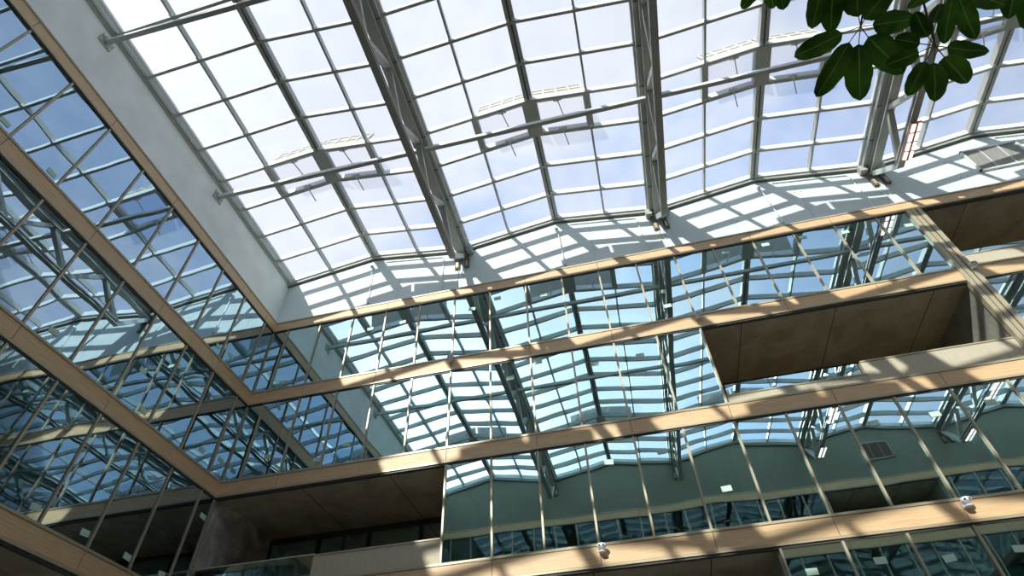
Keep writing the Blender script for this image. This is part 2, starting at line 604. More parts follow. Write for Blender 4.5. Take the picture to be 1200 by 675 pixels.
def loggia(F, s0, s1, row, side_a, side_b, windows=True, grid=None, depth=DEPTH, partial=1.0):
    """open recess in the facade: side walls and a glazed back"""
    z0, z1 = ROWS[row]
    for s, mt, d in ((s0, side_a, -1), (s1, side_b, 1)):
        if mt is None: continue
        mb = MB(); fbox(mb, F, s, s + d * 0.12, -depth - 0.1, -0.12, z0 - 0.03, z1 - 0.03, mt)
        NS = 'wall_recess'
        mb.build(NS, kind='structure')
    G = lambda s, n, z: F(s, n - depth, z)
    if windows:
        step = 2.1; n = max(1, round((s1 - s0) / step))
        for k in range(n):
            NWIN[0] += 1
            a = s0 + (s1 - s0) * k / n; b = s0 + (s1 - s0) * (k + 1) / n
            root = empty('window_%d' % NWIN[0], G(a, 0, z0), kind='structure')
            g = MB(); fbox(g, G, a + 0.05, b - 0.05, -0.02, 0.0, z0 + 0.1, z1 - 0.12, 'facade_glass'); g.build('glass_pane', parent=root)
            f = MB()
            fbox(f, G, a, a + 0.06, -0.08, 0.06, z0, z1 - 0.05, 'bronze_dark'); fbox(f, G, b - 0.06, b, -0.08, 0.06, z0, z1 - 0.05, 'bronze_dark')
            fbox(f, G, a, b, -0.08, 0.06, z1 - 0.20, z1 - 0.04, 'bronze_dark'); fbox(f, G, a, b, -0.08, 0.06, z0 - 0.02, z0 + 0.1, 'bronze_dark')
            if k % 2 == 1:
                fbox(f, G, (a + b) / 2 - 0.03, (a + b) / 2 + 0.03, -0.08, 0.06, z0, z1 - 0.05, 'bronze_dark')
            f.build('window_frame', parent=root)


XP0, XP1 = 24.10, 24.49          # double post of the back facade
glaze(F_back, 0.0, XP0, BM, 0, 'facade_glass')
glaze(F_back, 0.0, 16.07, BM, 1, 'facade_glass')
glaze(F_back, XP1, XR, BM, 1, 'facade_glass')
glaze(F_back, 7.67, XR, BM, 2, 'facade_glass')
glaze(F_back, 16.07, XR, BM, 3, 'facade_glass')
glaze(F_back, 0.0, XR, BM, 4, 'facade_glass')
glaze(F_back, 34.27, XR, BM, 0, 'facade_glass')
loggia(F_back, XP1, 34.27, 0, 'concrete_side', 'concrete_side')
loggia(F_back, 16.15, XP0, 1, 'concrete_side', 'concrete_side')
loggia(F_back, 0.06, 7.60, 2, 'concrete_stained', 'concrete_side')
loggia(F_back, 0.06, 16.0, 3, 'concrete_stained', 'concrete_side')
for r in (0, 1, 2, 4):
    glaze(F_left, 0.0, -YF, LM, r, 'side_glass')
loggia(F_left, 0.06, -YF - 0.06, 3, None, None)
glaze(F_front, 0.0, 24.3, BM, 0, 'opposite_glass')
glaze(F_front, 31.1, XR, BM, 0, 'opposite_glass')
loggia(F_front, 24.4, 31.0, 0, 'concrete_side', 'concrete_side')
for r in (1, 2, 3, 4):
    glaze(F_front, 0.0, XR, BM, r, 'opposite_glass')
for r in (0, 1, 2, 3, 4):
    glaze(F_right, 0.0, -YF, LM, r, 'side_glass')

# corner posts of the glazing rows
mb = MB()
for r in range(5):
    z0, z1 = ROWS[r]
    mb.box(-0.06, 0.035, -0.035, 0.06, z0 + 0.03, z1 - 0.075, 'bronze')
mb.build('trim_21', kind='structure')


# ------------------------------------------------------------------ skylight
def yk(k): return S - DY * k


def skylight_bay(i):
    NWIN[0] += 1
    xl = XV + W * i; xr_ = xl + W
    x0 = xl + (0.28 if i else 0.12); x1 = xr_ - 0.28
    root = empty('window_%d' % NWIN[0], (xl + W / 2, YRF / 2, ZE), kind='structure')
    xm = (xl + xr_) / 2; q1 = xl + W / 4; q3 = xl + 3 * W / 4
    cols = [(x0, q1), (q1, xm), (xm, q3), (q3, x1)]
    for k in range(NP):
        ya, yb = yk(k), yk(k + 1)
        for j, (a, b) in enumerate(cols):
            if k in (3, 12) and j in (1, 2): continue
            g = MB(); zo = 0.29
            za, zb = zroof(a + 1e-4) + zo, zroof(b - 1e-4) + zo
            g.hexa([(a, yb, za), (b, yb, zb), (b, ya, zb), (a, ya, za), (a, yb, za + .02), (b, yb, zb + .02), (b, ya, zb + .02), (a, ya, za + .02)], 'roof_glass')
            g.build('glass_pane', parent=root)
    for k in range(1, NP):
        p = MB(); y = yk(k)
        for a, b in ((xl + 0.1, xm), (xm, xr_ - 0.1)):
            za, zb = zroof(a + 1e-4), zroof(b - 1e-4)
            h = 0.28; t = 0.045
            p.hexa([(a, y - t, za), (b, y - t, zb), (b, y + t, zb), (a, y + t, za), (a, y - t, za + h), (b, y - t, zb + h), (b, y + t, zb + h), (a, y + t, za + h)], 'steel')
        for a in (x0 + .12, x1 - .12):
            p.ball((a, y - .06, zroof(a) + .06), .025, .025, .025, 'steel_dark', 6)
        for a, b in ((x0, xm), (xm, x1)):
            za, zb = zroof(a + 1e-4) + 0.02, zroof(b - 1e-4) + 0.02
            p.hexa([(a, y - .052, za), (b, y - .052, zb), (b, y - .045, zb), (a, y - .045, za), (a, y - .052, za + .25), (b, y - .052, zb + .25), (b, y - .045, zb + .25), (a, y - .045, za + .25)], 'steel_light')  # paler strip paints the sunlit side of the purlin
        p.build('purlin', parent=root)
    for x in (q1, q3):
        g = MB(); z = zroof(x)
        g.box(x - 0.035, x + 0.035, YRF, S, z + 0.03, z + 0.28, 'steel')
        for k in range(NP):
            g.box(x - 0.05, x + 0.05, yk(k) - 0.14, yk(k) - 0.06, z + 0.0, z + 0.1, 'steel_light')
        for k in (3, 12):
            g.box(x - 0.11, x + 0.11, yk(k + 1), yk(k), z + 0.015, z + 0.28, 'steel')
        g.build('glazing_bar', parent=root)
    r = MB(); z = ZR
    r.box(xm - 0.15, xm - 0.03, YRF, S, z - 0.0, z + 0.29, 'steel')
    r.box(xm + 0.03, xm + 0.15, YRF, S, z - 0.0, z + 0.29, 'steel')
    r.box(xm - 0.05, xm + 0.05, YRF, S, z + 0.06, z + 0.29, 'dark_gasket')
    for k in (3, 12):
        r.box(xm - 0.27, xm + 0.27, yk(k + 1), yk(k), z - 0.03, z + 0.25, 'steel')
    for k in range(NP):
        for s in (-0.1, 0.1):
            r.box(xm + s - 0.04, xm + s + 0.04, yk(k) - 0.16, yk(k) - 0.06, z - 0.02, z + 0.05, 'steel_light')
    r.build('ridge_beam', parent=root)
    # layered edge frame against the two end walls
    for F, nm in ((lambda s, n, z: (s, S - n, z), 'edge_frame'), (lambda s, n, z: (s, YRF + n, z), 'edge_frame')):
        e = MB()
        for a, b in ((xl + (0.1 if i == 0 else 0.0), xm), (xm, xr_)):
            za, zb = zroof(a + 1e-4), zroof(b - 1e-4)
            for n0, n1, h0, h1, mt in ((0, 0.13, -0.10, 0.24, 'steel'), (0.0, 0.20, 0.02, 0.26, 'steel_light'), (0.0, 0.06, -0.15, -0.10, 'dark_gasket')):
                p = [F(a, n0, za + h0), F(b, n0, zb + h0), F(b, n1, zb + h0), F(a, n1, za + h0),
                     F(a, n0, za + h1), F(b, n0, zb + h1), F(b, n1, zb + h1), F(a, n1, za + h1)]
                e.hexa(p, mt)
        e.build(nm, parent=root)
    if i == 0:
        e = MB()
        for x, w, z, mt in ((-0.62, 0.10, ZE + 0.02, 'steel'), (-0.50, 0.10, ZE + 0.10, 'steel_light'), (-0.36, 0.12, ZE + 0.16, 'steel_light')):
            e.box(x - w / 2, x + w / 2, YRF, S, z, ZE + 0.26, mt)
        e.build('edge_frame', parent=root)
    # strip between glass edge and gutter beam
    e = MB()
    for x in ([xl + 0.30] if i else []) + [xr_ - 0.30]:
        e.box(x - 0.07, x + 0.07, YRF, S, ZE + 0.10, ZE + 0.24, 'steel_light')
    e.build('gutter_flashing', parent=root)


for i in range(NB):
    skylight_bay(i)

# ------------------------------------------------------------------ opened roof vents
BAYN = ['first', 'second', 'third', 'fourth', 'fifth']


def vent(i, side, k, front):
    xl = XV + W * i; xm = xl + W / 2
    a, b = (xl + W / 4, xm) if side < 0 else (xm, xl + 3 * W / 4)
    a += 0.10 if side < 0 else 0.26; b -= 0.26 if side < 0 else 0.10
    ya, yb = (yk(k), yk(k + 1))          # ya nearer the back wall
    hy = yb if not front else yb
    za, zb = zroof(a) + 0.22, zroof(b) + 0.22
    where = '%s bay from left, %s slope' % (BAYN[i], 'left' if side < 0 else 'right')
    root = empty('roof_vent', ((a + b) / 2, hy, (za + zb) / 2),
                 label='open roof vent with pale ribbed flap, %s, %s row' % (where, 'front' if front else 'back'),
                 cat='roof vent', group='open vents in the glass roof')
    f = MB(); t = 0.05
    def q(x, y, dz): return (x, y, zroof(x) + dz)
    for y in (ya - 0.06, yb + 0.06):
        f.hexa([q(a, y - t, .02), q(b, y - t, .02), q(b, y + t, .02), q(a, y + t, .02), q(a, y - t, .30), q(b, y - t, .30), q(b, y + t, .30), q(a, y + t, .30)], 'steel_light')
    for x in (a, b):
        t = 0.03
        f.hexa([q(x - t, yb, .15), q(x + t, yb, .15), q(x + t, ya, .15), q(x - t, ya, .15), q(x - t, yb, .28), q(x + t, yb, .28), q(x + t, ya, .28), q(x - t, ya, .28)], 'steel_light')
    f.build('curb', parent=root)
    # flap hinged at yb, opened to 82 degrees
    ang = math.radians(74); Lf = 1.12
    dv = Vector((0, math.cos(ang), math.sin(ang)))
    nrm = Vector((0, -math.sin(ang), math.cos(ang)))
    fl = MB()
    def fp(x, u, n):
        base = Vector((x, yb + 0.05, zroof(x) + 0.34)); return base + dv * u + nrm * n
    a, b = (a - 0.02, xm - 0.07) if side < 0 else (xm + 0.07, b + 0.02)
    def fslab(x0, x1, u0, u1, n0, n1, mt):
        fl.hexa([fp(x0, u0, n0), fp(x1, u0, n0), fp(x1, u1, n0), fp(x0, u1, n0), fp(x0, u0, n1), fp(x1, u0, n1), fp(x1, u1, n1), fp(x0, u1, n1)], mt)
    fslab(a, b, 0, Lf, -0.02, 0.02, 'flap_metal')
    for u in (0.0, 0.5, Lf - 0.06): fslab(a, b, u, u + 0.06, 0.0, 0.06, 'flap_rib')
    for j in range(5):
        x = a + (b - a - 0.06) * j / 4; fslab(x, x + 0.06, 0, Lf, 0.0, 0.06, 'flap_rib')
    fl.build('flap', parent=root)
    xc = (a + b) / 2
    for y0, y1, zz in ((yb + 0.12, yb + 0.75, -0.05), (ya - 0.15, ya - 0.15 + 0.62, -0.22)):
        ac = MB(); z = zroof(xc) + 0.02
        ac.ball((xc, y0, z), 0.075, 0.075, 0.075, 'white_plastic', 8)
        ac.box(xc - 0.16, xc + 0.16, y0 - 0.04, y0 + 0.03, z - 0.0, z + 0.07, 'white_plastic')
        ac.bar((xc, y0, z - 0.02), (xc + 0.12, y1, z + zz), 0.035, 0.035, 'white_plastic')
        ac.build('actuator', parent=root)


for i in range(NB - 1):
    for sd in (-1, 1):
        vent(i, sd, 3, False)
        vent(i, sd, 12, True)

# ------------------------------------------------------------------ trusses
TR_LABEL = ['deep grey steel roof truss nearest the left wall', 'grey steel roof truss standing upright in the middle of the roof',
            'grey steel roof truss carrying the glowing pink heater', 'grey steel roof truss farthest to the right']


def truss(i):
    x = XV + W * (i + 1)
    root = empty('roof_truss', (x, S - 11, 17.0), label=TR_LABEL[i], cat='truss', group='steel trusses under the glass roof')
    g = MB(); g.box(x - 0.30, x + 0.27, YRF + 0.02, S - 0.02, ZE - 0.12, ZE + 0.16, 'steel')
    for k in range(NP):
        g.box(x - 0.30, x + 0.27, yk(k) - 0.02, yk(k) + 0.02, ZE - 0.135, ZE - 0.10, 'dark_gasket')
    g.build('gutter_beam', parent=root)
    t = MB()
    t.box(x - 0.16, x + 0.16, YRF + 0.05, S - 0.1, 18.42, 18.47, 'steel')
    t.box(x - 0.03, x + 0.03, YRF + 0.05, S - 0.1, 18.47, ZE - 0.12, 'steel')
    t.box(x - 0.12, x + 0.12, YRF + 0.05, S - 0.1, 18.70, 18.75, 'steel')
    t.build('top_chord', parent=root)
    b = MB()
    y0, y1 = S - DY + 0.15, YRF + DY - 0.15
    b.box(x - 0.115, x + 0.115, y1, y0, 17.0, 17.05, 'steel')
    b.box(x - 0.115, x + 0.115, y1, y0, 17.16, 17.21, 'steel')
    b.box(x - 0.03, x + 0.03, y1, y0, 17.05, 17.16, 'steel')
    b.box(x - 0.125, x - 0.105, y1, y0, 17.0, 17.03, 'steel_light')
    b.build('bottom_chord', parent=root)
    for k in range(1, NP, 2):
        yb = yk(k)
        for d in (-1, 1):
            yt = yk(k + d)
            if (k == 1 and d == -1) or (k == NP - 1 and d == 1): continue
            wb = MB(); wb.bar((x, yb + (-d) * 0.08, 17.21), (x, yt + d * 0.1, 18.42), 0.20, 0.16, 'steel')
            wb.build('web_member', parent=root)
    for (yb, yt) in ((yk(1) + 0.1, S - 0.12), (yk(NP - 1) - 0.1, YRF + 0.12)):
        e = MB(); e.bar((x - 0.09, yb, 17.08), (x - 0.09, yt, 18.42), 0.05, 0.2, 'steel_light')
        e.bar((x + 0.09, yb, 17.08), (x + 0.09, yt, 18.42), 0.05, 0.2, 'steel_light')
        e.bar((x, yb, 17.12), (x, yt, 18.44), 0.14, 0.05, 'steel')
        e.build('end_strut', parent=root)
    for yy in (S, YRF):
        sg = -1 if yy == S else 1
        for dx in (-0.21, 0.21):
            w = MB(); w.box(x + dx - 0.10, x + dx + 0.10, yy, yy + sg * 0.09, 17.72, 18.5, 'steel_dark')
            w.box(x + dx - 0.05, x + dx + 0.05, yy + sg * 0.09, yy + sg * 0.11, 17.78, 18.1, 'bronze')
            w.build('wall_bracket', parent=root)
    for dx in (-0.34, 0.34):
        w = MB(); w.box(x + dx - 0.13, x + dx + 0.13, S - 0.26, S - 0.02, 18.55, ZE - 0.02, 'steel')
        w.build('bearing_block', parent=root)
    return x


TX = [truss(i) for i in range(4)]

# tie tubes between the walls and trusses
TROW = [(-4.75, 'back'), (-10.87, 'middle'), (-17.0, 'front')]
edges = [-0.655] + TX + [XR + 0.655]
SPAN = ['left wall and first truss', 'first and second truss', 'second and third truss', 'third and fourth truss', 'fourth truss and right wall']
for y, nm in TROW:
    for i in range(5):
        a, b = edges[i], edges[i + 1]
        a2 = a + (0.0 if i == 0 else 0.13); b2 = b - (0.0 if i == 4 else 0.13)
        root = empty('tie_tube', ((a + b) / 2, y, 18.5), label='long grey square steel tube spanning between %s, %s row' % (SPAN[i], nm),
                     cat='tie tube', group='steel tubes bracing the roof')
        t = MB(); t.box(a2, b2, y - 0.07, y + 0.07, 18.42, 18.59, 'steel'); t.box(a2 + 0.03, b2 - 0.03, y - 0.075, y - 0.07, 18.43, 18.59, 'steel_light'); t.build('tube', parent=root)  # thin pale plate stands in for sunlight on the tube's side
        for xx, sg in ((a2, 1), (b2, -1)):
            p = MB()
            if (i == 0 and sg == 1) or (i == 4 and sg == -1):
                p.box(xx, xx + sg * 0.03, y - 0.24, y + 0.24, 18.3, 18.7, 'steel')
                for dy in (-0.18, 0.18):
                    for dz in (-0.13, 0.13):
                        p.box(xx, xx + sg * 0.06, y + dy - 0.03, y + dy + 0.03, 18.5 + dz - 0.03, 18.5 + dz + 0.03, 'steel_light')
            else:
                p.box(xx - sg * 0.02, xx + sg * 0.02, y - 0.12, y + 0.12, 18.4, 18.6, 'steel')
            p.build('end_plate', parent=root)

# ------------------------------------------------------------------ posts, parapets
root = empty('facade_post', ((XP0 + XP1) / 2, 0, ROWS[1][0]), label='tall bronze double post beside the open balconies on the right', cat='post')
for nm, a, b in (('profile', XP0 - 0.04, XP0 + 0.09), ('profile', XP1 - 0.09, XP1 + 0.04)):
    p = MB(); fbox(p, F_back, a, b, -0.1, 0.085, ROWS[1][0] + 0.03, ROWS[0][1] - 0.03, 'bronze'); p.build(nm, parent=root)
p = MB(); fbox(p, F_back, XP0 + 0.09, XP1 - 0.09, -0.1, 0.06, ROWS[1][0] + 0.03, ROWS[0][1] - 0.03, 'bronze')
fbox(p, F_back, XP0 + 0.10, XP0 + 0.13, 0.06, 0.065, ROWS[1][0] + 0.03, ROWS[0][1] - 0.03, 'bronze_dark')
fbox(p, F_back, XP1 - 0.13, XP1 - 0.10, 0.06, 0.065, ROWS[1][0] + 0.03, ROWS[0][1] - 0.03, 'bronze_dark')
p.build('infill', parent=root)


def parapet(name, s0, s1, z0, z1, label, n0=-0.22, n1=-0.06):
    r = empty(name, ((s0 + s1) / 2, 0.1, z0), label=label, cat='parapet')
    p = MB(); fbox(p, F_back, s0, s1, n0, n1, z0, z1 - 0.04, 'parapet'); p.build('panel', parent=r)
    p = MB(); fbox(p, F_back, s0, s1, n0 - 0.02, n1 + 0.02, z1 - 0.04, z1, 'bronze'); p.build('coping', parent=r)


parapet('parapet', 20.0, 24.05, 8.83, 9.62, 'tall beige parapet of the balcony left of the bronze post')
parapet('parapet', 16.15, 19.99, 8.83, 9.20, 'low beige kerb at the left end of the balcony opening')
parapet('parapet', 3.87, 7.60, 5.40, 6.16, 'beige parapet of the balcony beside the lower left glass balustrade')
parapet('parapet', 0.06, 3.85, 5.40, 5.62, 'low beige kerb below the frameless glass balustrade')
parapet('parapet', XP1 + 0.05, 34.2, 12.33, 12.95, 'pale parapet of the highest balcony right of the bronze post')
r = empty('glass_balustrade', (2, 0.2, 5.62), label='frameless clear glass balustrade on the lower left balcony', cat='balustrade')
for a, b in ((0.1, 1.95), (1.97, 3.85)):
    p = MB(); fbox(p, F_back, a, b, -0.16, -0.14, 5.62, 6.20, 'clear_glass'); p.build('glass_panel', parent=r)
p = MB(); fbox(p, F_back, 0.1, 3.85, -0.165, -0.135, 6.20, 6.225, 'steel_light'); p.build('handrail', parent=r)

for x0_, x1_, za_, zb_, lb in ((16.2, 19.95, 9.20, 9.60, 'low reflective glass guard on the kerb of the right balcony opening'),
                              (XP1 + 0.1, 34.1, 12.95, 13.16, 'narrow glass guard on the parapet of the highest balcony')):
    r = empty('glass_guard', ((x0_ + x1_) / 2, 0.14, za_), label=lb, cat='balustrade')
    n_ = 3
    for k in range(n_):
        a = x0_ + (x1_ - x0_) * k / n_; b = x0_ + (x1_ - x0_) * (k + 1) / n_ - 0.02
        p = MB(); fbox(p, F_back, a, b, -0.15, -0.13, za_, zb_, 'facade_glass'); p.build('glass_panel', parent=r)

# columns standing behind the glass
for x, z0, z1, lab in ((15.95, 5.40, 8.33, 'pale green concrete column behind the third glass row'),
                       (24.6, 5.40, 8.33, 'pale concrete column behind the right end of the third glass row')):
    mb = MB()
    mb.tube([(x, 0.48, z0), (x, 0.48, z1)], 0.19, 'left_render', 20)
    mb.build('column', label=lab, cat='column', group='columns behind the facade glass')

# ------------------------------------------------------------------ details on the white wall
RN = ['first', 'second', 'third', 'fourth']
for i in range(4):
    xr_ = XV + W * i + W / 2
    if i < 3: root = empty('sensor_rod', (xr_, S, 16.6), label='white knob with thin rod below the %s roof ridge from left' % RN[i], cat='sensor', group='rods on the white wall')
    if i < 3:
        k = MB(); k.ball((xr_ - 0.02, S - 0.10, ZR - 0.62), 0.08, 0.08, 0.10, 'steel_light', 10)
        k.box(xr_ - 0.07, xr_ + 0.03, S - 0.08, S - 0.02, ZR - 0.66, ZR - 0.58, 'steel_light'); k.build('knob', parent=root)
        k = MB(); k.tube([(xr_ + 0.02, S - 0.10, ZR - 0.7), (xr_ + 0.13, S - 0.06, 16.7)], 0.018, 'white_plastic', 6)
        k.box(xr_ + 0.09, xr_ + 0.17, S - 0.07, S - 0.02, 16.64, 16.72, 'steel'); k.build('rod', parent=root)
    xe = XV + W * (i + 1) - 0.85
    pts = [(xr_ + 0.6, S - 0.03, zroof(xr_ + 0.6) - 0.32), (xe - 0.12, S - 0.03, zroof(xe) - 0.30), (xe - 0.03, S - 0.03, zroof(xe) - 0.36), (xe, S - 0.03, zroof(xe) - 0.48), (xe, S - 0.03, 16.5)]
    k = MB(); k.tube(pts, 0.022, 'steel_light', 8)
    k.build('conduit', label='thin bent conduit on the white wall left of the %s truss' % RN[i], cat='conduit', group='conduits on the white wall')
    xt = TX[i]
    for dx in (-0.1, 0.06):
        k = MB(); k.tube([(xt + dx, S - 0.03, 18.1), (xt + dx - 0.08, S - 0.02, 17.2), (xt + dx - 0.05, S - 0.02, 15.82)], 0.014, 'steel_light', 6)
        k.build('cable', label='%s of two pale cables hanging from the foot of the %s truss' % ('left' if dx < 0 else 'right', RN[i]), cat='cable', group='cables at the truss feet')


def louvre(F, s0, s1, z0, z1, label, m1='steel_light', m2='steel'):
    c = F((s0 + s1) / 2, 0, z0)
    root = empty('louvre_grille', c, label=label, cat='louvre')
    f = MB()
    for a, b, c0, d in ((s0, s1, z0, z0 + .06), (s0, s1, z1 - .06, z1), (s0, s0 + .06, z0, z1), (s1 - .06, s1, z0, z1)):
        fbox(f, F, a, b, -S, -S + 0.09, c0, d, m1)
    f.build('frame', parent=root)
    f = MB(); fbox(f, F, s0 + .05, s1 - .05, -S, -S + 0.01, z0 + .05, z1 - .05, 'steel_dark')
    n = 22
    for i in range(n):
        z = z0 + 0.07 + (z1 - z0 - 0.14) * i / (n - 1)
        fbox(f, F, s0 + .05, s1 - .05, -S + 0.01, -S + 0.045, z - 0.017, z + 0.017, m2)
    f.build('blades', parent=root)
    for j in (1, 2):
        f = MB(); x = s0 + (s1 - s0) * j / 3
        fbox(f, F, x - 0.012, x + 0.012, -S, -S + 0.07, z0 + .05, z1 - .05, m1); f.build('divider', parent=root)


louvre(F_back, 27.87, 29.84, 17.38, 18.72, 'grey louvred ventilation grille on the white wall at far right')
louvre(F_front, 27.9, 29.6, 17.3, 18.4, 'grey louvred grille on the opposite white wall seen only as reflection', 'steel', 'steel_dark')


def heater(x, y0, y1, z, label):
    root = empty('infrared_heater', (x, (y0 + y1) / 2, z), label=label, cat='heater')
    b = MB(); b.box(x - 0.17, x + 0.17, y0, y1, z + 0.03, z + 0.12, 'copper_lamp')
    b.box(x - 0.03, x + 0.03, y0, y1, z - 0.01, z + 0.03, 'copper_lamp'); b.build('housing', parent=root)
    n = 4
    for sx in (-0.095, 0.095):
        for i in range(n):
            a = y0 + (y1 - y0) * (i + 0.10) / n; c = y0 + (y1 - y0) * (i + 0.90) / n
            t = MB(); t.box(x + sx - 0.055, x + sx + 0.055, a, c, z, z + 0.03, 'lamp_glow'); t.build('lamp_tube', parent=root)
    b = MB()
    for y in (y0 + 0.2, y1 - 0.2):
        b.bar((x, y, z + 0.12), (x - 0.14, y, z + 0.22), 0.05, 0.05, 'steel')
    b.build('bracket', parent=root)


heater(24.66, -2.50, -1.02, 16.86, 'glowing pink infrared heater hanging under the right roof truss')
heater(24.66, -20.65, -19.35, 16.86, 'glowing pink infrared heater mirrored lowest beside the bronze post truss')
heater(24.66, -16.6, -14.95, 16.86, 'glowing pink infrared heater mirrored in the third glass row, left long one')
heater(33.1, -20.65, -19.3, 16.86, 'glowing pink infrared heater mirrored beside the far right pane, lower one')
heater(33.1, -16.55, -14.85, 16.86, 'glowing pink infrared heater mirrored near the right edge, upper one')

# twin-head emergency lights on the fascias
SP = [(7.66, 12.28, 'white twin-lens emergency light on second timber band below the bright left panes'),
      (16.12, 12.26, 'white twin-lens emergency light above the left edge of the balcony opening'),
      (11.91, 5.32, 'white twin-lens emergency light on lowest visible timber band, left one'),
      (20.33, 5.32, 'white twin-lens emergency light on lowest visible timber band, right one'),
      (24.45, 12.30, 'white twin-lens emergency light at the bronze double post')]
for x, z, lab in SP:
    root = empty('emergency_light', (x, -0.05, z), label=lab, cat='light', group='emergency lights on the timber bands')
    o_ = 0.035 if x > 24 else 0.0
    b = MB(); b.box(x - 0.06, x + 0.06, -0.12, -0.055 - o_, z - 0.14, z + 0.02, 'white_plastic'); b.build('base', parent=root)
    b = MB(); b.ball((x + 0.03, -0.19, z + 0.0), 0.12, 0.09, 0.075, 'white_plastic', 14); b.build('head', parent=root)
    b = MB(); b.ball((x + 0.02, -0.17, z - 0.13), 0.09, 0.07, 0.035, 'white_plastic', 12); b.build('lower_shade', parent=root)
    for dx in (-0.02, 0.07):
        b = MB(); b.ball((x + dx, -0.262, z - 0.005), 0.028, 0.02, 0.026, 'black_lens', 8); b.build('lens', parent=root)

# ------------------------------------------------------------------ mint stickers on the panes
LS = [(-11.09, 12.6), (-9.64, 12.57), (-7.24, 9.23), (-4.53, 10.06), (-2.35, 12.72), (-1.66, 12.85), (-1.29, 9.34), (-3.91, 9.11), (-5.29, 5.70), (-3.82, 5.72), (-2.34, 5.70), (-0.99, 5.72), (-0.25, 7.65), (-0.35, 9.48)]
BS = [(1.13, 12.65), (1.45, 9.56), (3.29, 9.16), (4.25, 9.55), (4.29, 14.54), (5.61, 14.58), (8.37, 14.59), (11.13, 14.62), (9.36, 14.9), (10.71, 11.56), (12.55, 11.09), (9.74, 11.09), (14.01, 11.11), (19.24, 15.04), (17.86, 14.99), (15.32, 12.99), (20.52, 15.04), (21.89, 14.91), (23.85, 14.66), (12.46, 7.62), (15.32, 6.42), (13.95, 7.71), (19.47, 7.63), (20.97, 7.63), (16.57, 4.24), (18.07, 4.31), (19.45, 4.2), (20.88, 4.23), (22.36, 7.74)]


def rowname(z):
    for r in range(5):
        if ROWS[r][0] <= z <= ROWS[r][1]: return ORD[r]
    return 'lowest'


def order(n):
    return ['first', 'second', 'third', 'fourth', 'fifth', 'sixth', 'seventh', 'eighth', 'ninth', 'tenth', 'eleventh', 'twelfth', 'thirteenth'][n]


for pts, F, wall in ((LS, F_left, 'left'), (BS, F_back, 'back')):
    for r in range(5):
        mine = sorted([p for p in pts if rowname(p[1]) == ORD[r]], key=lambda p: abs(p[0]))
        for n, (s, z) in enumerate(mine):
            mb = MB(); s = abs(s)
            a = random.uniform(-0.12, 0.12); w = 0.13; h = 0.075
            P = []
            for nn in (0.004, 0.007):
                for dx, dz in ((-w, -h), (w, -h), (w, h), (-w, h)):
                    P.append(F(s + dx * math.cos(a) - dz * math.sin(a), nn, z + dx * math.sin(a) + dz * math.cos(a)))
            mb.hexa(P, 'sticker')
            mb.build('glass_sticker', label='mint sticker, %s from the corner on the %s glass row of the %s facade' % (order(n), ORD[r], wall),
                     cat='sticker', group='mint stickers on the facade panes')

